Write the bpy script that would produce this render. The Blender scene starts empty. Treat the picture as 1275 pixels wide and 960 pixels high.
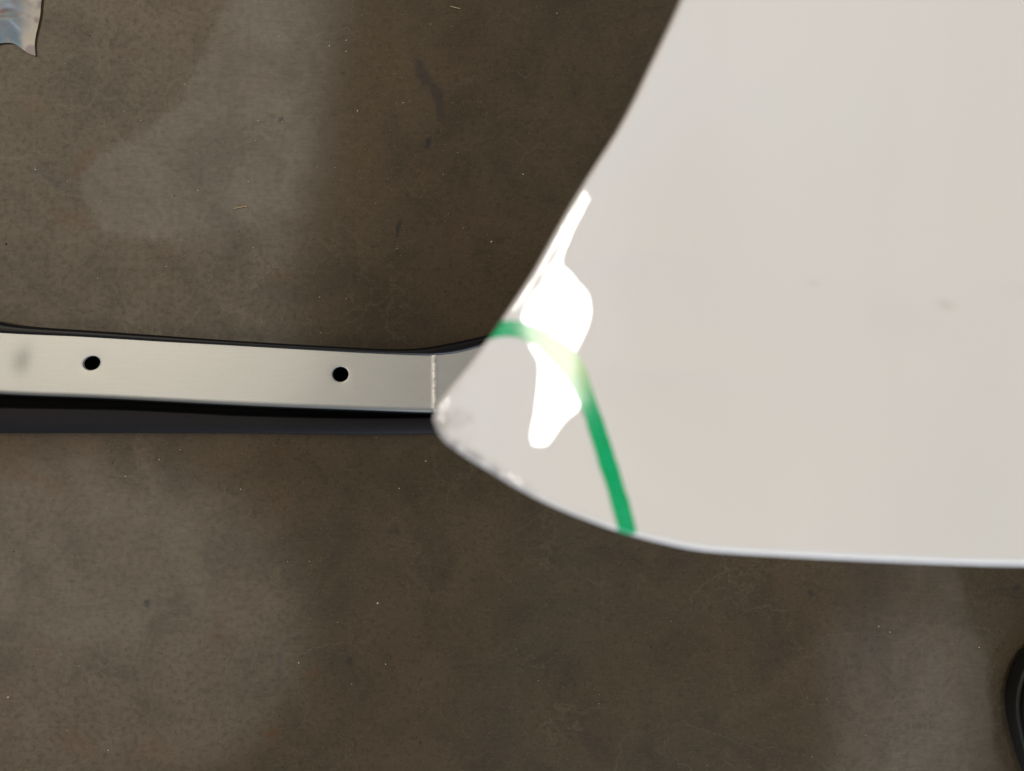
import bpy, bmesh, math, random
import numpy as np
from mathutils import Vector, noise as mnoise

random.seed(7)
rng = np.random.default_rng(7)
scene = bpy.context.scene
C = scene.collection

# ---------------------------------------------------------------- camera
H = 0.85                       # camera height over the floor, metres
FOV = 1.27                     # frame width per metre of distance
Z0 = 0.61                      # height of the white panel over the floor
cam_d = bpy.data.cameras.new('camera')
cam = bpy.data.objects.new('camera', cam_d); C.objects.link(cam)
cam.location = (0, 0, H)
cam_d.sensor_width = 36; cam_d.lens = 36 / FOV
cam_d.clip_start = 0.01; cam_d.clip_end = 50
cam_d.dof.use_dof = True
cam_d.dof.focus_distance = 0.83
cam_d.dof.aperture_fstop = (36 / FOV / 1000) / 0.0034
scene.camera = cam

# ---------------------------------------------------------------- world and lamps
world = bpy.data.worlds.new('World'); scene.world = world; world.use_nodes = True
bg = world.node_tree.nodes['Background']
bg.inputs[0].default_value = (1.0, 0.96, 0.90, 1); bg.inputs[1].default_value = 0.12

def area_lamp(name, loc, target, sx, sy, radiance, color, shape='RECTANGLE', spread=180):
    d = bpy.data.lights.new(name, 'AREA'); d.shape = shape
    d.size = sx; d.size_y = sy; d.color = color; d.spread = math.radians(spread)
    area = sx * sy if shape == 'RECTANGLE' else math.pi * sx * sy / 4
    d.energy = radiance * area * math.pi
    o = bpy.data.objects.new(name, d); C.objects.link(o)
    o.location = loc
    o.rotation_euler = (Vector(target) - Vector(loc)).to_track_quat('-Z', 'Y').to_euler()
    return o

KEY = Vector((0.7714, 0.20, 2.6))
area_lamp('key_lamp', KEY, (0, 0, Z0), 0.2, 0.2, 118, (1.0, 0.97, 0.90), 'DISK')
lamp_a = area_lamp('ceiling_light_left', (-1.92, 1.25, 2.7), (-1.92, 1.25, 0), 2.1, 2.1, 3.0, (1.0, 0.87, 0.70))
lamp_a.rotation_euler = (0, 0, math.radians(-6))
area_lamp('ceiling_light_front_left', (-1.85, -1.05, 2.7), (-1.85, -1.1, 0), 1.9, 1.5, 2.5, (1.0, 0.88, 0.74), 'ELLIPSE')
area_lamp('ceiling_light_right', (1.72, -2.0, 2.7), (1.72, -2.0, 0), 0.6, 1.9, 2.4, (1.0, 0.89, 0.76))
area_lamp('panel_fill_light', (2.2, 2.6, 2.5), (0, 0, 0.6), 2.0, 1.5, 5.6, (1.0, 0.96, 0.93))  # added unseen fill lamp, brightens the panel more than the floor
area_lamp('doorway_light', (0.4, -3.4, 0.8), (0, 0, 0.6), 2.4, 1.3, 9.5, (0.76, 0.85, 1.0))

vs = scene.view_settings
vs.view_transform = 'Standard'; vs.look = 'None'; vs.exposure = 0.0; vs.gamma = 1.0
vs.use_curve_mapping = False
scene.render.engine = 'CYCLES'

# ---------------------------------------------------------------- helpers
def px(x, y, z=0.0):
    """point of the plane at height z that the photograph shows at (x, y)"""
    k = (H - z) * FOV / 1275
    return Vector(((x - 637.5) * k, (480 - y) * k, z))

def spline(pts, n=400):
    P = np.array(pts, float)
    P = np.vstack([2 * P[0] - P[1], P, 2 * P[-1] - P[-2]])
    out = []
    m = 24
    for i in range(1, len(P) - 2):
        for k in range(m):
            t = k / m
            out.append(0.5 * ((2 * P[i]) + (-P[i-1] + P[i+1]) * t + (2*P[i-1] - 5*P[i] + 4*P[i+1] - P[i+2]) * t*t
                              + (-P[i-1] + 3*P[i] - 3*P[i+1] + P[i+2]) * t**3))
    out.append(P[-2])
    return np.array(out)

def arclen(P):
    return np.concatenate([[0], np.cumsum(np.linalg.norm(np.diff(P, axis=0), axis=1))])

def at_len(P, s):
    L = arclen(P)
    return np.stack([np.interp(s, L, P[:, k]) for k in range(P.shape[1])], 1)

def seg_dist(X, Y, poly):
    D = np.full(X.shape, 1e9)
    for a, b in zip(poly[:-1], poly[1:]):
        d = b - a; L2 = d @ d + 1e-15
        t = np.clip(((X - a[0]) * d[0] + (Y - a[1]) * d[1]) / L2, 0, 1)
        D = np.minimum(D, (X - a[0] - t * d[0])**2 + (Y - a[1] - t * d[1])**2)
    return np.sqrt(D)

def inside(X, Y, poly):
    r = np.zeros(X.shape, bool)
    for a, b in zip(poly, np.roll(poly, -1, 0)):
        c = ((a[1] > Y) != (b[1] > Y)) & (X < (b[0] - a[0]) * (Y - a[1]) / (b[1] - a[1] + 1e-15) + a[0])
        r ^= c
    return r

def sstep(a, b, x):
    t = np.clip((x - a) / (b - a), 0, 1); return t * t * (3 - 2 * t)

def wave_noise(X, Y, scale, seed, octaves=4):
    r = np.random.default_rng(seed); v = np.zeros_like(X); amp = 1
    for o in range(octaves):
        for _ in range(5):
            a = r.uniform(0, 2*math.pi); f = scale * 2**o * r.uniform(.7, 1.4); p = r.uniform(0, 6.28)
            v += amp * np.sin((X * math.cos(a) + Y * math.sin(a)) * f * 6.28 + p) / 5
        amp *= .55
    return v

def link(name, me, mat, parent=None, smooth=True):
    o = bpy.data.objects.new(name, me); C.objects.link(o)
    if mat: me.materials.append(mat)
    if smooth:
        me.polygons.foreach_set('use_smooth', [True] * len(me.polygons))
    if parent: o.parent = parent
    return o

def mesh_from(name, V, F):
    me = bpy.data.meshes.new(name); me.from_pydata([tuple(v) for v in V], [], F); me.update(); return me

def grid_mesh(name, V, flip=False):
    """V: array (n, m, 3)"""
    n, m, _ = V.shape
    me = bpy.data.meshes.new(name)
    i = np.arange(n - 1)[:, None] * m + np.arange(m - 1)[None, :]
    q = np.stack([i, i + m, i + m + 1, i + 1], -1).reshape(-1, 4)
    if flip: q = q[:, ::-1]
    me.vertices.add(n * m); me.vertices.foreach_set('co', V.reshape(-1).astype(np.float32))
    me.loops.add(q.size); me.loops.foreach_set('vertex_index', q.reshape(-1).astype(np.int32))
    me.polygons.add(len(q)); me.polygons.foreach_set('loop_start', np.arange(0, q.size, 4, dtype=np.int32))
    me.update(calc_edges=True); me.validate()
    return me

def thing(name, label, cat, loc=(0, 0, 0)):
    o = bpy.data.objects.new(name, None); C.objects.link(o); o.location = loc
    o.empty_display_size = 0.05
    o['label'] = label; o['category'] = cat
    return o

def localise(me, root):
    for v in me.vertices: v.co -= root.location

# node helper
class N:
    def __init__(s, name):
        s.m = bpy.data.materials.new(name); s.m.use_nodes = True
        s.t = s.m.node_tree; s.b = s.t.nodes['Principled BSDF']
    def n(s, kind, **kw):
        nd = s.t.nodes.new(kind)
        for k, v in kw.items():
            if k.startswith('i_'):
                key = k[2:].replace('_', ' ')
                sock = nd.inputs[int(key)] if key.isdigit() else nd.inputs[key]
                s.put(sock, v)
            else: setattr(nd, k, v)
        return nd
    def put(s, sock, v):
        if isinstance(v, bpy.types.NodeSocket): s.t.links.new(v, sock)
        else:
            if isinstance(v, tuple) and len(v) == 3 and sock.type == 'RGBA': v = v + (1,)
            sock.default_value = v
    def math(s, op, a, b=None, c=None):
        nd = s.t.nodes.new('ShaderNodeMath'); nd.operation = op; s.put(nd.inputs[0], a)
        if b is not None: s.put(nd.inputs[1], b)
        if c is not None: s.put(nd.inputs[2], c)
        return nd.outputs[0]
    def ramp(s, v, a, b, lo=0., hi=1.):
        nd = s.t.nodes.new('ShaderNodeMapRange'); nd.interpolation_type = 'SMOOTHSTEP'
        for i, q in enumerate((v, a, b, lo, hi)): s.put(nd.inputs[i], q)
        return nd.outputs[0]
    def mix(s, f, a, b, mode='MIX'):
        nd = s.t.nodes.new('ShaderNodeMix'); nd.data_type = 'RGBA'; nd.blend_type = mode
        s.put(nd.inputs[0], f); s.put(nd.inputs[6], a); s.put(nd.inputs[7], b)
        return nd.outputs[2]
    def noise(s, vec, scale, detail=4, rough=.55, dist=0):
        nd = s.n('ShaderNodeTexNoise', i_Vector=vec, i_Scale=scale, i_Detail=detail, i_Roughness=rough, i_Distortion=dist)
        return nd.outputs[0]
    def set(s, **kw):
        for k, v in kw.items(): s.put(s.b.inputs[k.replace('_', ' ')], v)
        return s
    def bump(s, h, strength, dist):
        nd = s.n('ShaderNodeBump', i_Height=h, i_Strength=strength, i_Distance=dist)
        s.t.links.new(nd.outputs[0], s.b.inputs['Normal'])
    def obj(s):
        return s.n('ShaderNodeTexCoord').outputs['Object']
    def attr(s, name):
        nd = s.n('ShaderNodeAttribute', attribute_name=name)
        sp = s.n('ShaderNodeSeparateColor'); s.t.links.new(nd.outputs['Color'], sp.inputs[0])
        return sp.outputs

# ---------------------------------------------------------------- materials
def mat_floor():
    k = N('polished_concrete'); v = k.obj()
    st = k.attr('stain')                       # R pale dust film with painted reflection edges, G rust, B dark scuff
    big = k.noise(v, 3.0, 5, .6, .4)
    mid = k.noise(v, 14, 6, .65, .6)
    fine = k.noise(v, 160, 4, .7)
    mp = k.n('ShaderNodeMapping', i_Vector=v, i_Scale=(1.0, 6.0, 1.0), i_Rotation=(0, 0, .35)).outputs[0]
    streak = k.noise(mp, 60, 4, .6)
    col = k.mix(k.ramp(big, .32, .68), (.068, .045, .0215), (.054, .041, .0225))
    col = k.mix(k.math('MULTIPLY', k.ramp(mid, .45, .70), .60), col, (.033, .024, .014))
    col = k.mix(k.math('MULTIPLY', k.ramp(mid, .50, .30), .50), col, (.075, .054, .031))
    # hairline veins of the slab, partly lost
    warp = k.n('ShaderNodeTexNoise', i_Vector=v, i_Scale=11., i_Detail=5., i_Roughness=.6)
    wv = k.n('ShaderNodeVectorMath', operation='SCALE'); k.put(wv.inputs[0], warp.outputs['Color']); wv.inputs['Scale'].default_value = .10
    ad = k.n('ShaderNodeVectorMath', operation='ADD'); k.put(ad.inputs[0], v); k.put(ad.inputs[1], wv.outputs[0])
    vo = k.n('ShaderNodeTexVoronoi', feature='DISTANCE_TO_EDGE', i_Vector=ad.outputs[0], i_Scale=13.).outputs[0]
    vo2 = k.n('ShaderNodeTexVoronoi', feature='DISTANCE_TO_EDGE', i_Vector=ad.outputs[0], i_Scale=31.).outputs[0]
    line = k.math('MULTIPLY', k.ramp(vo, .022, 0.), k.ramp(k.noise(v, 6, 3), .42, .62))
    line2 = k.math('MULTIPLY', k.ramp(vo2, .035, 0.), k.ramp(k.noise(v, 5.3, 4), .46, .66))
    lines = k.math('MAXIMUM', line, k.math('MULTIPLY', line2, .8))
    lines = k.math('MULTIPLY', lines, k.ramp(fine, .30, .55, .3, 1.))
    col = k.mix(k.math('MULTIPLY', lines, .30), col, (.15, .115, .078))
    # fine scratches and grain
    col = k.mix(k.math('MULTIPLY', k.ramp(streak, .52, .75), .22), col, (.11, .085, .058))
    col = k.mix(k.math('MULTIPLY', k.ramp(fine, .48, .74), .55), col, (.022, .016, .010))
    col = k.mix(k.math('MULTIPLY', k.ramp(k.noise(v, 420, 2, .6), .56, .72), .26), col, (.15, .115, .08))
    # pits
    pit = k.ramp(k.n('ShaderNodeTexVoronoi', i_Vector=v, i_Scale=42.).outputs[0], .055, .035)
    pit = k.math('MULTIPLY', pit, k.ramp(k.noise(v, 23, 2), .55, .62))
    col = k.mix(k.math('MULTIPLY', pit, .8), col, (.02, .016, .012))
    # stains; the pale film's soft inner edge is painted after reflected light
    col = k.mix(k.math('MULTIPLY', k.math('MULTIPLY', st[0], k.ramp(streak, .3, .7, .75, 1.1)), k.ramp(mid, .3, .65, .75, .42)), col, (.122, .108, .088))
    col = k.mix(k.math('MULTIPLY', st[1], k.ramp(fine, .3, .6, .35, .8)), col, (.075, .034, .010))
    col = k.mix(k.math('MULTIPLY', st[2], k.ramp(fine, .3, .6, .8, 1.)), col, (.015, .015, .019))
    k.set(Base_Color=col, Roughness=.6, Specular_IOR_Level=.25, Coat_Weight=k.math('MULTIPLY', k.ramp(fine, .3, .7, .58, .34), k.ramp(mid, .3, .7, 1.1, .85)), Coat_IOR=1.45,
          Coat_Roughness=k.ramp(mid, .3, .7, .115, .15))
    h = k.math('ADD', k.math('MULTIPLY', fine, .5), k.math('MULTIPLY', pit, -1.2))
    h = k.math('ADD', h, k.math('MULTIPLY', lines, .3))
    k.bump(h, .35, .0006)
    return k.m

def mat_paint():
    k = N('white_car_paint'); v = k.obj()
    s = k.attr('wear_and_light')                         # R grey scuffs, G dirt
    big = k.noise(v, 9, 3)
    col = k.mix(k.ramp(big, .3, .7), (.765, .755, .765), (.745, .755, .758))
    mpv = k.n('ShaderNodeMapping', i_Vector=v, i_Scale=(1.0, .12, 1.0)).outputs[0]
    col = k.mix(k.math('MULTIPLY', k.ramp(k.noise(mpv, 22, 3, .5), .35, .65), .16), col, (.66, .645, .635))  # faint vertical reflection bands, put into the paint colour
    dust = k.ramp(k.noise(v, 900, 2, .6), .66, .74)
    col = k.mix(k.math('MULTIPLY', dust, .10), col, (.5, .44, .38))
    col = k.mix(k.math('MULTIPLY', s[0], k.ramp(k.noise(v, 260, 3, .6), .30, .72)), col, (.30, .28, .27))
    col = k.mix(s[1], col, (.48, .42, .40))
    k.set(Base_Color=col, Roughness=.55, Specular_IOR_Level=.25, Coat_Weight=k.math('SUBTRACT', 1., k.math('MULTIPLY', s[0], .8)),
          Coat_Roughness=.055, Coat_IOR=1.5)
    k.bump(k.noise(v, 260, 2, .5), .02, .0004)
    return k.m

def mat_ink():
    k = N('green_marker_ink'); v = k.obj()
    n_ = k.noise(v, 500, 3)
    col = k.mix(k.ramp(n_, .35, .65), (.0005, .38, .140), (.002, .43, .170))
    glare_wash = k.attr('ink')
    col = k.mix(glare_wash[0], col, (.74, .86, .52))  # lamp glare on the bend, painted as pale yellow-green
    k.set(Base_Color=col, Roughness=.24, Specular_IOR_Level=.42)
    return k.m

def mat_steel():
    k = N('satin_steel'); v = k.obj()
    s = k.attr('wear_and_light')  # R dimple tint, G glint painted on the fold, B shade painted on the edge
    mp = k.n('ShaderNodeMapping', i_Vector=v, i_Scale=(1.0, 30.0, 1.0)).outputs[0]
    br = k.noise(mp, 30, 5, .6)
    col = k.mix(k.ramp(br, .3, .7), (.505, .515, .490), (.545, .548, .520))
    col = k.mix(k.math('MULTIPLY', k.ramp(k.noise(v, 18, 4, .6), .45, .7), .25), col, (.50, .50, .46))
    col = k.mix(k.math('MULTIPLY', k.ramp(k.noise(v, 300, 3, .6), .62, .72), .35), col, (.36, .34, .30))
    col = k.mix(s[0], col, (.24, .255, .225))
    col = k.mix(k.math('MULTIPLY', s[1], k.ramp(k.noise(v, 150, 4, .7), .35, .5)), col, (.97, .95, .90))
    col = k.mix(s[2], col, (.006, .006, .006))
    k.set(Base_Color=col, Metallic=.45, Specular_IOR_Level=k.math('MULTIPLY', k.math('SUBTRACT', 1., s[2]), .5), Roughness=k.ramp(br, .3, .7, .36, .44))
    k.bump(br, .06, .0003)
    return k.m

def mat_rubber(name, col, rough, spec=.4):
    k = N(name); v = k.obj()
    n_ = k.noise(v, 240, 4, .65)
    c = k.mix(k.math('MULTIPLY', k.ramp(n_, .5, .75), .3), col, tuple(min(1, q * 2.0 + .004) for q in col))
    k.set(Base_Color=c, Roughness=rough, Specular_IOR_Level=spec)
    k.bump(n_, .15, .0004)
    return k.m

def mat_plain(name, a, b, rough, scale=60, spec=.4, metal=0.):
    k = N(name); v = k.obj()
    k.set(Base_Color=k.mix(k.ramp(k.noise(v, scale, 4, .6), .35, .65), a, b), Roughness=rough, Specular_IOR_Level=spec, Metallic=metal)
    return k.m

M_floor = mat_floor(); M_paint = mat_paint(); M_ink = mat_ink(); M_steel = mat_steel()
M_seal = mat_rubber('black_rubber', (.004, .004, .0055), .34, .28)
M_flange = mat_rubber('blue_black_rubber', (.006, .0055, .0075), .6, .22)
M_groove = mat_rubber('groove_black', (.003, .003, .003), .9, .08)  # near-black for the gap below the steel
M_back = mat_plain('panel_primer', (.20, .20, .20), (.24, .24, .235), .6)

def set_attr(me, name, cols):
    a = me.color_attributes.new(name, 'FLOAT_COLOR', 'POINT')
    full = np.ones((len(me.vertices), 4), np.float32); full[:, :cols.shape[1]] = cols
    a.data.foreach_set('color', full.reshape(-1))

# ---------------------------------------------------------------- floor
def growth(lo, hi, step, far, g=1.12):
    core = list(np.arange(lo, hi + step, step))
    a, s = core[-1], step
    while a < far: s *= g; a += s; core.append(a)
    a, s = core[0], step; pre = []
    while a > -far: s *= g; a -= s; pre.append(a)
    return np.array(pre[::-1] + core)
gx = growth(-.56, .56, .0026, 6.0); gy = growth(-.43, .43, .0026, 6.0)
X, Y = np.meshgrid(gx, gy, indexing='ij')
kf = H * FOV / 1275
PXx = X / kf + 637.5; PXy = 480 - Y / kf
wx = PXx + 8 * wave_noise(X, Y, 9, 1) + 3 * wave_noise(X, Y, 50, 3); wy = PXy + 8 * wave_noise(X, Y, 9, 2) + 3 * wave_noise(X, Y, 50, 4)
def blob(cx, cy, rx, ry, rot, soft, a=1.):
    c, s = math.cos(rot), math.sin(rot)
    u = ((wx - cx) * c + (wy - cy) * s) / rx; v = (-(wx - cx) * s + (wy - cy) * c) / ry
    return a * sstep(1 + soft, 1 - soft, np.sqrt(u*u + v*v))
pale_poly = np.array([(300, -120), (290, 0), (243, 75), (230, 128), (205, 148), (150, 178), (106, 205), (100, 240), (126, 268), (132, 296),
                      (210, 302), (290, 290), (345, 300), (392, 250), (415, 100), (440, -120)], float)
sd = seg_dist(wx, wy, np.vstack([pale_poly, pale_poly[:1]])); ins = inside(wx, wy, pale_poly)
sd = np.where(ins, -sd, sd)
soft = 9 + 40 * sstep(270, 420, PXx) + 26 * sstep(270, 310, PXy) * sstep(180, 260, PXx)  # right edge softened where the floor reflection ends
pale = sstep(soft, -soft, sd) * .95
pale = np.maximum(pale, blob(85, 700, 210, 125, .1, .50, .62))
pale = np.maximum(pale, blob(300, 235, 75, 30, .2, .6, .5) * 0)
edge_r = 1185 + (PXy - 700) * .36 - 30 * sstep(840, 960, PXy)
pale = np.maximum(pale, sstep(6, -6, wx - edge_r) * sstep(1010, 1150, wx) * sstep(560, 660, PXy) * .55)
rust = np.zeros_like(X)
for a in [(112, 194, 16, 7, -.7, .7, .9), (100, 206, 8, 14, .5, .7, .7), (88, 272, 26, 10, .25, .8, .75), (112, 284, 14, 3, .0, .8, .9), (42, 131, 13, 5, .2, .8, .6),
          (160, 67, 14, 4, .3, .9, .45), (58, 812, 7, 16, .1, .8, .4), (343, 915, 7, 6, 0, .6, 1.), (391, 838, 6, 7, 0, .7, .8), (350, 347, 14, 5, -.2, .8, .6),
          (95, 925, 20, 12, .4, .9, .7), (195, 938, 26, 16, .2, .9, .6), (40, 595, 46, 9, .35, .8, .5), (345, 570, 8, 10, 0, .8, .35), (1190, 860, 10, 60, -.3, .9, .2),
          (208, 330, 8, 40, 0, .9, .25), (275, 770, 9, 50, .1, .9, .45), (300, 800, 7, 40, -.1, .9, .3)]:
    rust = np.maximum(rust, blob(*a))
dark = np.zeros_like(X)
for a in [(526, 88, 7, 22, -.25, .4, .55), (543, 125, 6, 26, -.35, .4, .5), (494, 290, 2.5, 11, 0, .4, .9), (537, 178, 4, 4, 0, .4, .9), (348, 154, 4, 3, 0, .4, .9),
          (1268, 737, 5, 4, 0, .4, .9), (181, 758, 3, 4, 0, .4, .9), (62, 222, 36, 1.8, .42, .5, .7), (90, 722, 7, 2, 0, .4, .7), (440, 818, 4, 6, 0, .6, .6),
          (350, 822, 4, 20, 0, .8, .45), (306, 830, 4, 26, 0, .8, .4), (484, 660, 14, 3, 0, .7, .4), (1064, 800, 40, 90, .3, .9, .25), (1010, 740, 3, 3, 0, .4, .7)]:
    dark = np.maximum(dark, blob(*a))
me = grid_mesh('floor', np.stack([X, Y, np.zeros_like(X)], -1))
set_attr(me, 'stain', np.stack([pale.ravel(), rust.ravel(), dark.ravel()], 1))
floor = link('floor', me, M_floor); floor['kind'] = 'structure'

# grit lying on the slab
def grit(name, spots, mat, label):
    V, F = [], []
    for (x, y, r) in spots:
        p = px(x, y); b = len(V); n = 6
        ph = random.random() * 6
        for k in range(n):
            a = ph + 6.283 * k / n; rr = r * random.uniform(.6, 1.25)
            V.append((p.x + rr * math.cos(a), p.y + rr * math.sin(a), .0))
        for k in range(n):
            a = ph + 6.283 * k / n; rr = r * random.uniform(.35, .7)
            V.append((p.x + rr * math.cos(a), p.y + rr * math.sin(a), r * random.uniform(.6, 1.1)))
        F.append([b + n + k for k in range(n)])
        for k in range(n): F.append([b + k, b + (k+1) % n, b + n + (k+1) % n, b + n + k])
    o = link(name, mesh_from(name, V, F), mat, smooth=False)
    o['kind'] = 'stuff'; o['label'] = label; o['category'] = 'grit'
    return o
pale_spots = [(431, 50, 1.1), (431, 64, 1.0), (410, 57, .9), (445, 138, 1.3), (502, 128, 1.2), (612, 301, 1.5), (651, 217, 1.3), (470, 735, 0), (470, 751, 1.8), (497, 608, 1.1),
              (530, 574, 1.3), (545, 826, 0), (246, 237, 1.1), (309, 226, .9), (207, 332, 1.2), (318, 175, .8), (351, 151, .7), (175, 150, .9), (230, 105, .8), (431, 372, 1.1),
              (300, 609, 1.1), (372, 825, 1.6), (1219, 806, 1.4), (1108, 787, 1.2), (1029, 870, .9), (198, 572, 1.0), (156, 593, 1.0), (398, 370, .8), (536, 30, .8), (315, 308, 1.1), (347, 45, .8),
              (480, 827, 1.2), (399, 414, .8), (44, 211, 1.2), (133, 633, .9), (358, 699, .8), (385, 699, .8), (438, 852, 1.0), (135, 934, 1.6), (10, 868, 1.8)]
pale_spots = [(x, y, r * .00055) for x, y, r in pale_spots if r]
pale_spots += [(random.uniform(-10, 1285), random.uniform(-10, 970), abs(random.gauss(0, .00014)) + .00016) for _ in range(160)]
pale_spots += [(random.gauss(500, 70), random.gauss(190, 90), random.uniform(.00018, .0003)) for _ in range(70)]
grit('pale_grit', pale_spots, mat_plain('pale_sand_grain', (.62, .55, .42), (.75, .70, .60), .5, 900), 'pale grains of sand and dust scattered over the brown concrete floor')
dark_spots = [(random.uniform(-10, 1285), random.uniform(-10, 970), abs(random.gauss(0, .0004)) + .0003) for _ in range(110)]
grit('dark_grit', dark_spots, mat_plain('dark_dirt_grain', (.02, .017, .013), (.05, .035, .02), .7, 900), 'dark crumbs of dirt scattered over the brown concrete floor')
# short bits of fibre
def fibre(name, pts, r, mat, label):
    cu = bpy.data.curves.new(name, 'CURVE'); cu.dimensions = '3D'; cu.bevel_depth = r; cu.bevel_resolution = 2
    sp = cu.splines.new('NURBS'); sp.points.add(len(pts) - 1); sp.use_endpoint_u = True; sp.order_u = 3
    for q, (x, y, z) in zip(sp.points, pts): p = px(x, y); q.co = (p.x, p.y, z, 1)
    o = bpy.data.objects.new(name, cu); C.objects.link(o)
    dg = bpy.context.evaluated_depsgraph_get(); m2 = bpy.data.meshes.new_from_object(o.evaluated_get(dg))
    bpy.data.objects.remove(o)
    o = link(name, m2, mat); o['label'] = label; o['category'] = 'fibre'
    return o
M_straw = mat_plain('straw', (.32, .22, .12), (.42, .31, .18), .6, 500)
fibre('straw_fibre', [(291, 260, .0006), (299, 258, .0012), (308, 257, .0006)], .0006, M_straw, 'short tan fibre on the pale floor patch above the metal bar')
fibre('straw_fibre', [(561, 8, .0006), (567, 10, .0011), (573, 11, .0006)], .0005, M_straw, 'tiny tan fibre at the top edge on the dark floor')

# ---------------------------------------------------------------- metal bar with rubber trim
BZ = .030
bar = thing('metal_bar', 'long satin steel bar with two round holes, edged in black rubber, lying on the floor', 'metal bar', px(300, 470))
def interp(tab, x):
    P = spline([(a, b) for a, b in tab]); return np.interp(x, P[:, 0], P[:, 1])
xs = np.unique(np.concatenate([np.arange(-420, 900, 6.0), np.arange(530, 552, .5)]))
t_top = [(-420, 398), (-200, 402), (0, 414.5), (100, 419), (200, 425), (300, 430.5), (440, 438.5), (520, 442), (545, 442), (575, 438), (610, 428), (700, 402), (900, 345)]
t_bot = [(-420, 466), (-200, 472), (0, 484), (125, 489), (300, 498), (440, 503.5), (540, 507), (580, 506), (640, 500), (900, 470)]
t_ft = [(-420, 500), (-200, 504), (0, 508), (125, 510), (220, 514), (300, 518), (440, 521), (530, 520), (600, 519), (900, 512)]
t_fb = [(-420, 540), (-200, 541), (0, 541), (160, 541), (300, 541.5), (440, 543), (530, 542), (640, 540), (900, 530)]
def crease(x): return np.clip(x - 541, 0, None) * -.00003 + .0007 * np.exp(-((x - 541) / 2.6)**2)
# steel: flat face with two holes, rolled lower edge
holes = [(113.5, 452, 11.2, 8.8, .28), (423.5, 466, 10.3, 9.5, 0.)]
kb = (H - BZ) * FOV / 1275
def P3(x, y, z): return ((x - 637.5) * kb, (480 - y) * kb, z)      # one scale for the whole bar
patches = []
for hx, hy, *_ in holes: patches.append((hx - 18, hx + 18))
xx = [x for x in xs if not any(a < x < b for a, b in patches)]
for a, b in patches: xx += [a, b]
xx = np.array(sorted(set(xx)))
NT = 12
def face_row(x):
    a = interp(t_top, x); b = interp(t_bot, x); zc = BZ + crease(x)
    row = []
    f = np.linspace(0, 1, NT + 1)
    for t in f:
        row.append(P3(x, a + (b - a) * t, zc))
    return row
V, F, W = [], [], []
def addv(p, w=0.): V.append(p); W.append(w); return len(V) - 1
rows = {}; SHADE = {}
for x in xx:
    r = []
    a = float(interp(t_top, x)); b = float(interp(t_bot, x)); zc = BZ + float(crease(x))
    # folded top lip
    for dy, dz in ((-2, -.012), (-2, -.0015), (-1.0, -.0012)): r.append(addv(P3(x, a + dy, zc + dz)))
    for t in np.linspace(0, 1, NT + 1):
        y = a + (b - a) * t
        # shallow dimple near the left end
        g = math.exp(-(((x - 24 - (y - 450) * -.25) / 10)**2 + ((y - 452) / 17)**2))
        r.append(addv(P3(x, y, zc - .0012 * g), .62 * g))
    rr = 9.5
    for q in range(1, 8):
        an = q / 7 * math.pi / 2
        r.append(addv(P3(x, b + rr * math.sin(an), zc - rr * kb * (1 - math.cos(an))))); SHADE[r[-1]] = min(1., (q + .5) / 4.5)  # shade of the turned-under edge, painted as a ramp to black
    r.append(addv(P3(x, b + rr, BZ - .024))); SHADE[r[-1]] = 1.
    rows[x] = r
for x0, x1 in zip(xx[:-1], xx[1:]):
    r0, r1 = rows[x0], rows[x1]
    gap = any(abs(x0 - a) < .01 for a, b in patches)
    for j in range(len(r0) - 1):
        if gap and 5 <= j < 1 + NT: continue
        F.append([r0[j], r0[j+1], r1[j+1], r1[j]])
for (hx, hy, ra, rb, rot), (a, b) in zip(holes, patches):
    # fill between the border of the gap and the elliptical hole
    r0, r1 = rows[a], rows[b]
    left = r0[5:NT + 2]; right = r1[5:NT + 2]
    K = 10
    topv = [left[0]]; botv = [left[-1]]
    border = list(left)                                    # down the left side
    yl, yr = V[left[-1]], V[right[-1]]
    for k in range(1, K): t = k / K; border.append(addv(tuple(yl[i] + (yr[i] - yl[i]) * t for i in range(3))))
    border += list(reversed(right))
    yl, yr = V[right[0]], V[left[0]]
    for k in range(1, K): t = k / K; border.append(addv(tuple(yl[i] + (yr[i] - yl[i]) * t for i in range(3))))
    cx, cy, _ = P3(hx, hy, 0); prev = border
    ang = [math.atan2((V[i][1] - cy), (V[i][0] - cx)) for i in border]
    def ring(s, dz):
        out = []
        for q in ang:
            c, s_ = math.cos(q - rot), math.sin(q - rot)
            rad = 1 / math.sqrt((c / ra)**2 + (s_ / rb)**2) * s * kb
            out.append(addv((cx + rad * math.cos(q), cy + rad * math.sin(q), BZ + dz)))
        return out
    for s, dz in ((1.22, 0), (1.10, -.0001), (1.02, -.0004), (.99, -.0012), (.985, -.0035)):
        cur = ring(s, dz)
        for k in range(len(border)):
            k2 = (k + 1) % len(border); F.append([prev[k], prev[k2], cur[k2], cur[k]])
        prev = cur
me = mesh_from('steel_face', V, F); set_attr(me, 'wear_and_light', np.array([[w, math.exp(-(((v_[0] / kb + 637.5) - 541 - .6 * math.sin(v_[1] * 300)) / 2.0)**2), SHADE.get(i_, 0.)] for i_, (w, v_) in enumerate(zip(W, V))]))  # second channel paints the light-catching fold line
bm = bmesh.new(); bm.from_mesh(me); bmesh.ops.recalc_face_normals(bm, faces=bm.faces); bm.to_mesh(me); bm.free()
localise(me, bar); steel = link('steel_face', me, M_steel, bar); me.set_sharp_from_angle(angle=math.radians(24))

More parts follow.
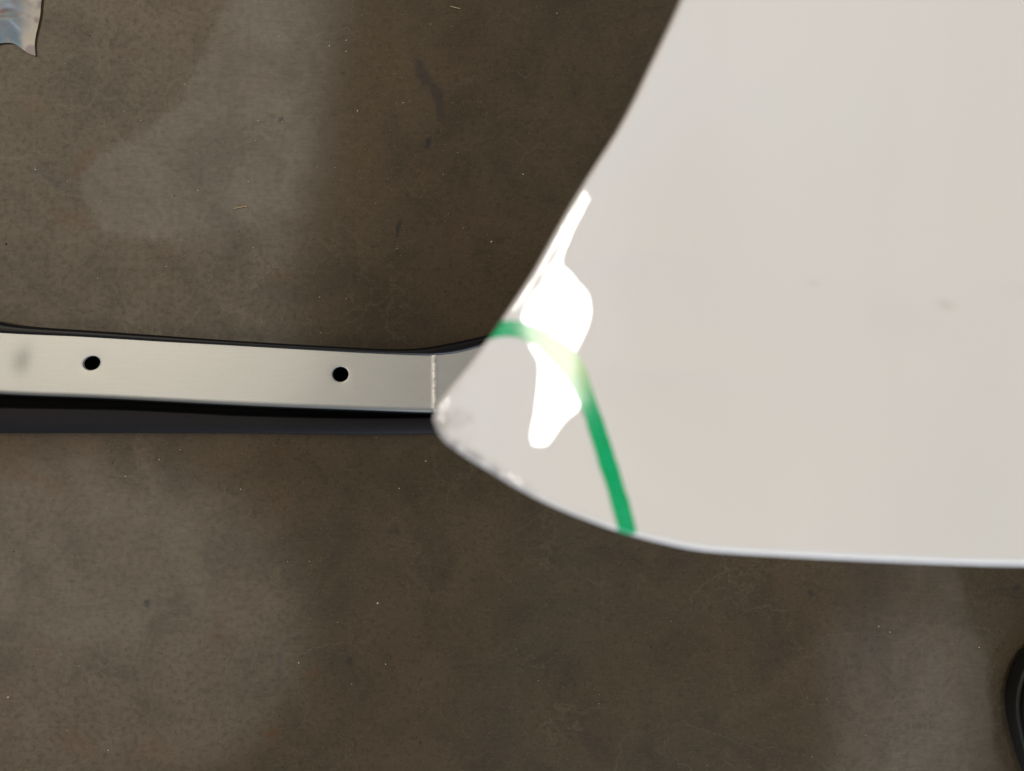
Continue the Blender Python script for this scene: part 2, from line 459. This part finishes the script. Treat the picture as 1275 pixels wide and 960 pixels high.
def strip(name, prof, mat, zfun=lambda x: 0., xs_=xs):
    """prof(x) -> list of (y_px, z)"""
    R = [[P3(x, y, z + zfun(x)) for y, z in prof(x)] for x in xs_]
    me = grid_mesh(name, np.array(R)); localise(me, bar)
    return link(name, me, mat, bar)
t_lip = [(-420, 250), (-200, 325), (-60, 388), (-20, 397), (0, 401), (20, 404.5), (60, 408), (150, 414), (300, 424.5), (440, 432.5), (490, 434.5), (530, 432.5), (570, 425), (612, 415.5), (700, 392), (900, 335)]
def lip_prof(x):
    a = float(interp(t_lip, x)); b = float(interp(t_top, x)) + .8
    c = (a + b) / 2; r = (b - a) / 2; zt = BZ + .0022
    out = [(a + .5, .002)]
    for q in range(0, 11):
        an = math.pi * q / 10; out.append((c - r * math.cos(an), zt - .004 + .0045 * math.sin(an)))
    out.append((b, BZ - .004)); return out
strip('upper_seal', lip_prof, M_seal, lambda x: float(crease(x)) if x > 545 else 0.)
def flange_prof(x):
    a = float(interp(t_ft, x)); b = float(interp(t_fb, x))
    return [(a - 4, .004), (a - .5, .010), (a + .6, .0122), (a + 2.2, .0128), (a + (b - a) * .5, .0115), (b - 3, .0095), (b - 1, .008), (b, .006), (b + .2, .0005)]
strip('lower_seal', flange_prof, M_flange)
def groove_prof(x):
    a = float(interp(t_top, x)); b = float(interp(t_ft, x))
    return [(a, .004), (a + 5, .006), (b - 10, .006), (b - 1, .0065)]
strip('groove_lining', groove_prof, M_groove)

# ---------------------------------------------------------------- white body panel
kp = (H - Z0) * FOV / 1275
def to_m(P): P = np.array(P, float); return np.stack([(P[:, 0] - 637.5) * kp, (480 - P[:, 1]) * kp], 1)
L_PTS = ([(538, 524), (545, 503), (561, 481), (583, 455), (606, 424), (635, 382), (665, 336), (691, 289), (714, 249), (738, 210), (768, 163), (789, 124), (809, 82), (830, 38),
                  (847, 0), (885, -90), (945, -260), (1020, -520), (1120, -900), (1230, -1400), (1320, -2000)])
B_PTS = ([(538, 524), (548, 545), (568, 562), (601, 583), (640, 607), (682, 629), (730, 649), (780, 666), (830, 679), (872, 687), (915, 691), (1000, 696), (1100, 701),
                  (1200, 705), (1275, 707), (1500, 710), (2000, 700), (2600, 670), (3200, 620)])
def steps(total):
    s = [0.]; d = .00012
    while s[-1] < total:
        s.append(s[-1] + d)
        d = min(d * 1.25, .00036) if s[-1] < .085 else d * 1.035
    s[-1] = total
    return np.array(s)
hl = to_m([(731, 250), (713, 287), (702, 318), (700, 331), (708, 339), (717, 354), (729, 367), (733, 386), (729, 404), (721, 421), (714, 434), (712, 455), (713, 473),
           (722, 497), (717, 508), (698, 522), (687, 540), (677, 551), (666, 550), (664, 540), (670, 515), (674, 480), (675, 452), (664, 432), (656, 407), (655, 396), (660, 384), (672, 367), (681, 356),
           (684, 340), (693, 320), (709, 286)])
P0 = np.array([(690 - 637.5) * kp, (480 - 430) * kp])
# reflecting facet of the dent: slope that sends the lamp to the viewer
def ellipsoid(X, Y):
    Lx, Ly, Lz = KEY; z = np.full(X.shape, Z0)
    c0 = math.dist((P0[0], P0[1], Z0), (0, 0, H)) + math.dist((P0[0], P0[1], Z0), KEY)
    for _ in range(6):
        d1 = np.sqrt(X*X + Y*Y + (z-H)**2); d2 = np.sqrt((X-Lx)**2 + (Y-Ly)**2 + (z-Lz)**2)
        z = z - (d1 + d2 - c0) / ((z-H)/d1 + (z-Lz)/d2)
    return z - Z0
def surface(X, Y):
    tx, ty = .316, .949                       # along the bright streak, and across it
    ex, ey = X - P0[0], Y - P0[1]
    sa = ex * tx + ey * ty; sc = ex * ty - ey * tx
    ca = np.clip(sa, -.045, .033); cc = np.clip(sc, -.020, .020)
    # follow the focusing shape near the dent, then run on straight
    qx, qy = P0[0] + ca * tx + cc * ty, P0[1] + ca * ty - cc * tx
    e = 1e-4
    E0 = ellipsoid(qx, qy)
    gx_ = (ellipsoid(qx + e, qy) - ellipsoid(qx - e, qy)) / (2 * e); gy_ = (ellipsoid(qx, qy + e) - ellipsoid(qx, qy - e)) / (2 * e)
    E = E0 + gx_ * (X - qx) + gy_ * (Y - qy)
    d = seg_dist(X, Y, np.vstack([hl, hl[:1]])); d = np.maximum(np.where(inside(X, Y, hl), -d, d) + .0007 + .0016 * sstep(.030, .041, Y), 0)
    s, w = .25, .0114
    phi = s * (d - w * (1 - np.exp(-d / w)))
    hd = E + phi
    r = np.sqrt((X - P0[0])**2 + (Y - P0[1])**2)
    k = sstep(.1579, .002, d)
    base = .1436 * (X - P0[0]) - .015 * (Y - P0[1]) + .2 * (X - P0[0])**2 - .3 * (Y - P0[1])**2 - .0038
    h = base * (1 - k) + hd * k
    # small bump inside the bright spot
    bx, by = (682 - 637.5) * kp, (480 - 369) * kp
    h += .00006 * np.exp(-(((X - bx) * .8 + (Y - by) * .5)**2 + ((X - bx) * -.5 + (Y - by) * .8)**2 * .3) / .0009**2)
    return h
def on_sheet(P):
    Q = to_m(P); q = Q.copy()
    for _ in range(8): q = Q * (1 - np.clip(surface(q[:, 0], q[:, 1]), -.02, .025) / (H - Z0))[:, None]
    return q
Lc = spline(on_sheet(L_PTS)); Bc = spline(on_sheet(B_PTS))
sL = steps(arclen(Lc)[-1]); sB = steps(arclen(Bc)[-1])
PL = at_len(Lc, sL); PB = at_len(Bc, sB)
tip = PL[0]
G = PL[:, None, :] + PB[None, :, :] - tip
GX, GY = G[..., 0], G[..., 1]

def edge_roll(X, Y):
    dl = seg_dist(X, Y, Lc[::2]); db = seg_dist(X, Y, Bc[::2]); roll = 0
    for d, r in ((dl, .0016), (db, .0026)):
        q = np.clip(r - d, 0, r)
        roll = np.maximum(roll, r - np.sqrt(np.maximum(r*r - q*q, 0)))
    roll = roll + .00018 * (np.exp(-dl / .0016) + np.exp(-db / .0016))
    return roll, np.minimum(dl, db)
GH = surface(GX, GY)
roll, dedge = edge_roll(GX, GY)
# crumpled and chipped corner
rt = np.sqrt((GX - tip[0] - .004)**2 + (GY - tip[1] + .002)**2)
crumple = sstep(.014, .003, rt) * .00004 * wave_noise(GX, GY, 120, 11, 2)
along = sstep(.030, .0, np.sqrt((GX - tip[0] - .012)**2 + (GY - tip[1] + .010)**2)) * sstep(.0042, .0006, dedge)
crumple += along * .00010 * wave_noise(GX, GY, 90, 12, 2)
GZ = Z0 + GH - roll + crumple
scuff = np.clip(along * 1.2 + .5 * sstep(.010, .002, rt), 0, 1)
dirt = np.zeros_like(GX)
for (cx, cy, rx, ry, rot, a) in [(1148, 385, 9, 5, .5, .38), (1003, 356, 8, 4, .1, .20), (585, 519, 5, 6, 0, .40), (1194, 480, 10, 4, 0, .07), (1105, 400, 60, 30, .3, .05), (1230, 370, 30, 10, 0, .06), (563, 512, 9, 6, .2, .15)]:
    mx, my = GX / kp + 637.5 - cx, 480 - GY / kp - cy
    c, s = math.cos(rot), math.sin(rot)
    dirt = np.maximum(dirt, a * np.exp(-(((mx*c + my*s) / rx)**2 + ((-mx*s + my*c) / ry)**2)))
panel = thing('car_body_panel', 'glossy white car panel with bent pointed corner marked by a green line', 'car panel', (tip[0], tip[1], Z0))
def rel(A): return A - np.array(panel.location)
me = grid_mesh('outer_skin', rel(np.stack([GX, GY, GZ], -1)))
set_attr(me, 'wear_and_light', np.stack([scuff.ravel(), dirt.ravel(), 0*dirt.ravel()], 1))
skin = link('outer_skin', me, M_paint, panel)
# hem: the sheet turned down and folded back under, along both edges
out = np.vstack([np.column_stack([PL[::-1], GZ[::-1, 0]]), np.column_stack([PB[1:], GZ[0, 1:]])])
tg = np.gradient(out[:, :2], axis=0)
for _ in range(6): tg[1:-1] = (tg[:-2] + tg[1:-1] * 2 + tg[2:]) / 4
nrm = np.stack([tg[:, 1], -tg[:, 0]], 1); nrm /= np.linalg.norm(nrm, axis=1, keepdims=True)
cen = np.array([.1, .08])
if ((out[len(out)//2, :2] + nrm[len(out)//2] * .01 - cen)**2).sum() < ((out[len(out)//2, :2] - cen)**2).sum(): nrm = -nrm
prof = [(0, 0), (.00008, -.0006), (.0001, -.0020)]
for q in range(1, 7):
    an = q / 6 * math.pi; prof.append((.0001 - .0009 * (1 - math.cos(an)), -.0020 - .0009 * math.sin(an)))
prof += [(-.003, -.0019), (-.010, -.0017)]
R = np.array([[(o[0] + n[0]*a, o[1] + n[1]*a, o[2] + b) for a, b in prof] for o, n in zip(out, nrm)])
flat = surface(out[:, 0], out[:, 1])
for q in (-1, -2):
    R[:, q, 2] += surface(R[:, q, 0], R[:, q, 1]) - flat + (.0000 if q == -2 else .0)
me = grid_mesh('hem', rel(R)); 
dd = np.sqrt(((R[..., :2] - tip - np.array([.012, -.010]))**2).sum(-1))
set_attr(me, 'wear_and_light', np.stack([sstep(.020, .004, dd).ravel() * .9, 0*dd.ravel(), 0*dd.ravel()], 1))
bm = bmesh.new(); bm.from_mesh(me); bmesh.ops.recalc_face_normals(bm, faces=bm.faces); bm.to_mesh(me); bm.free()
link('hem', me, M_paint, panel)
# inner skin
ii = np.unique(np.concatenate([np.arange(0, GX.shape[0], 6), [GX.shape[0]-1]])); jj = np.unique(np.concatenate([np.arange(0, GX.shape[1], 6), [GX.shape[1]-1]]))
IN = np.stack([GX, GY, Z0 + GH], -1)[np.ix_(ii, jj)]
dn = dedge[np.ix_(ii, jj)]
IN[..., 2] -= .0032
cdir = cen - IN[..., :2]; cdir /= np.linalg.norm(cdir, axis=-1, keepdims=True)
IN[..., :2] += cdir * (np.clip(.003 - dn, 0, .003))[..., None]
link('inner_skin', grid_mesh('inner_skin', rel(IN), flip=True), M_back, panel)

# marker line drawn on the paint
mk = [(605, 415, 19), (615, 411, 20), (632, 409, 20), (650, 411, 21), (668, 419, 24), (684, 429, 28), (700, 443, 32), (714, 460, 30), (726, 487, 24), (737, 515, 21), (748, 548, 22), (757, 578, 22),
      (765, 603, 21), (773, 630, 22), (779, 652, 22), (783, 668, 20)]
mkp = spline([(a, b, c) for a, b, c in mk]); cl = on_sheet(mkp[:, :2]); wd = mkp[:, 2] * kp / 2
Lk = arclen(cl); ss = np.arange(0, Lk[-1], .0004)
cl2 = at_len(cl, ss); wd2 = np.interp(ss, Lk, wd)
tg = np.gradient(cl2, axis=0); tg /= np.linalg.norm(tg, axis=1, keepdims=True); nn = np.stack([-tg[:, 1], tg[:, 0]], 1)
uu = np.linspace(-1, 1, 17)
jit1 = .00022 * np.array([mnoise.noise(Vector((s * 260, 1.3, 0))) for s in ss]); jit2 = .00022 * np.array([mnoise.noise(Vector((s * 260, 7.3, 0))) for s in ss])
off = uu[None, :] * wd2[:, None] + np.where(uu[None, :] > 0, jit1[:, None], jit2[:, None]) * np.abs(uu)[None, :]
MX = cl2[:, None, 0] + nn[:, None, 0] * off; MY = cl2[:, None, 1] + nn[:, None, 1] * off
# keep the ink on the sheet: beyond the edge it runs over the roll and down the hem
full = np.vstack([Lc[::-1], Bc[1:]]); poly = np.vstack([full, [[.6, .6]]])
ins = inside(MX, MY, poly)
mr, md = edge_roll(MX, MY)
MZ = Z0 + surface(MX, MY) - mr + .00009
near = full[np.argmin(((MX[..., None] - full[:, 0])**2 + (MY[..., None] - full[:, 1])**2), axis=-1)]
ow = near - cen; ow /= np.linalg.norm(ow, axis=-1, keepdims=True)
over = ~ins
ex = np.minimum(md, .0018)
MX = np.where(over, near[..., 0] + ow[..., 0] * .00022, MX); MY = np.where(over, near[..., 1] + ow[..., 1] * .00022, MY)
MZ = np.where(over, Z0 + surface(near[..., 0], near[..., 1]) - .0028 - ex, MZ)
me = grid_mesh('marker_line', rel(np.stack([MX, MY, MZ], -1)))
_x = 637.5 + MX / kp; glare = .68 * sstep(632, 690, _x) * sstep(.044, .029, ss)[:, None] * (1 + .0 * _x)  # mask of the painted glare along the bend
set_attr(me, 'ink', np.stack([glare.ravel(), 0*glare.ravel(), 0*glare.ravel()], 1))
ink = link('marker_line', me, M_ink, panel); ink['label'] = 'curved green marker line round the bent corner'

# ---------------------------------------------------------------- crumpled wrapper, top left
wr = px(-25, -10)
wrapper = thing('plastic_wrapper', 'crumpled pale blue and cream plastic wrapping at the top left corner of the floor', 'wrapper', (wr.x, wr.y, 0))
def mat_wrap():
    k = N('wrapper_film'); v = k.obj()
    n1 = k.noise(v, 26, 2, .5, .6)
    tn = k.attr('tone')
    c = k.mix(k.ramp(n1, .40, .60), (.13, .19, .23), (.22, .25, .26))
    c = k.mix(tn[0], c, (.40, .36, .30))
    c = k.mix(k.ramp(k.noise(v, 40, 2, .5), .56, .66), c, (.25, .20, .20))
    k.set(Base_Color=c, Roughness=.4, Specular_IOR_Level=.4)
    return k.m
n = 70
a = np.linspace(0, 1, n); U, Vv = np.meshgrid(a, a, indexing='ij')
# outline of the sheet in photo pixels, bilinear between corners with an uneven rim
c00, c10, c01, c11 = np.array((-170, -150.)), np.array((40, -160.)), np.array((-190, 60.)), np.array((25, 56.))
PP = (c00 * ((1-U)*(1-Vv))[..., None] + c10 * (U*(1-Vv))[..., None] + c01 * ((1-U)*Vv)[..., None] + c11 * (U*Vv)[..., None])
PP[..., 0] += 7 * wave_noise(U, Vv, 1.6, 31, 2) - 5 * sstep(.8, 1, U) * 0
PP[..., 1] += -14 * sstep(.8, 1., Vv) * sstep(1.0, .86, U) + 5 * wave_noise(U, Vv, 1.6, 32, 2)
kw = (H - .03) * FOV / 1275
WX = (PP[..., 0] - 637.5) * kw; WY = (480 - PP[..., 1]) * kw
ridge = np.abs(wave_noise(U, Vv, 1.7, 33, 4))
WZ = .018 * ridge * sstep(1., .85, U) * sstep(1., .85, Vv) + .002 + .022 * np.sin(np.pi * np.clip(U, .01, .99)) * np.sin(np.pi * np.clip(Vv, .01, .99))
me = grid_mesh('film', np.stack([WX - wr.x, WY - wr.y, WZ], -1), flip=True)
tone = sstep(.915, .95, U); set_attr(me, 'tone', np.stack([tone.ravel(), 0*U.ravel(), 0*U.ravel()], 1))
link('film', me, mat_wrap(), wrapper)

# ---------------------------------------------------------------- shoe, bottom right
sh0 = px(1320, 957)
shoe = thing('shoe', 'dark shoe with black rubber sole and grey toe at the bottom right corner', 'shoe', (sh0.x, sh0.y, 0))
M_sole = mat_rubber('shoe_sole_rubber', (.008, .008, .007), .5)
M_upper = mat_plain('shoe_leather', (.030, .022, .018), (.040, .028, .026), .45, 120)
M_toe = mat_plain('shoe_toe_grey', (.13, .13, .14), (.17, .17, .175), .4, 90)
def shoe_half(t):     # half widths (left, right) along the shoe, t 0 toe .. 1 heel
    w = .050 * (math.sin(math.pi * min(t * 1.9, .5)))**.55
    waist = .013 * math.exp(-((t - .62) / .16)**2)
    end = math.sqrt(max(0, 1 - max(0, (t - .86) / .14)**2))
    return (w - waist) * end * (1 - .12 * t)
Ls = .285
def shoe_ring(t, s, z, n=1):
    return shoe_half(t) * s, Ls / 2 - t * Ls
def shoe_loft(name, zs, mat, t0=0., t1=1., cap=True, parent=shoe):
    """zs: list of (inset scale, z(t))"""
    T = t0 + (t1 - t0) * (1 - np.cos(np.linspace(0, math.pi, 49))) / 2
    rows = []
    left = [(-shoe_half(t), Ls/2 - t*Ls, t) for t in T]; right = [(shoe_half(t), Ls/2 - t*Ls, t) for t in T[::-1]]
    loop = left + right
    for s, zf in zs:
        rows.append([(x * s, (y - Ls*.0) * (1 - (1 - s) * .30), zf(t)) for x, y, t in loop])
    A = np.array(rows); A = np.concatenate([A, A[:, :1]], 1)
    me = grid_mesh(name, A)
    bm = bmesh.new(); bm.from_mesh(me); bmesh.ops.remove_doubles(bm, verts=bm.verts, dist=1e-5)
    if cap:
        bmesh.ops.holes_fill(bm, edges=[e for e in bm.edges if e.is_boundary], sides=400)
    bmesh.ops.recalc_face_normals(bm, faces=bm.faces); bm.to_mesh(me); bm.free()
    return link(name, me, mat, parent)
shoe_loft('sole', [(.95, lambda t: .001), (1.0, lambda t: .004), (1.01, lambda t: .012), (1.0, lambda t: .021), (.97, lambda t: .0235), (.86, lambda t: .0215)], M_sole)
up = lambda f: (lambda t: .022 + f * (.030 + .045 * float(sstep(.25, .7, t))))
shoe_loft('upper', [(.90, up(0)), (.905, up(.35)), (.87, up(.7)), (.77, up(.92)), (.6, up(1.02)), (.40, up(1.06)), (.2, up(1.08)), (.03, up(1.085))], M_upper)
def toecap():
    T = np.linspace(.055, .30, 26); A = []
    for t in T:
        row = []
        for q in np.linspace(-1, 1, 33):
            s = abs(q)
            f = [(0, 1.085), (.2, 1.08), (.4, 1.06), (.6, 1.02), (.77, .92), (.87, .7), (.905, .35)]
            x = q * .90 * shoe_half(t)
            z = np.interp(s * .905, [a for a, _ in f], [b for _, b in f])
            sc = s * .905
            row.append((x * 1.012, (Ls/2 - t * Ls) * (1 - (1 - sc) * .30) , .022 + z * (.030 + .045 * float(sstep(.25, .7, t))) + .0016))
        A.append(row)
    return link('toe_cap', grid_mesh('toe_cap', np.array(A), flip=True), M_toe, shoe)
toecap()
shoe.rotation_euler = (0, 0, math.radians(10))
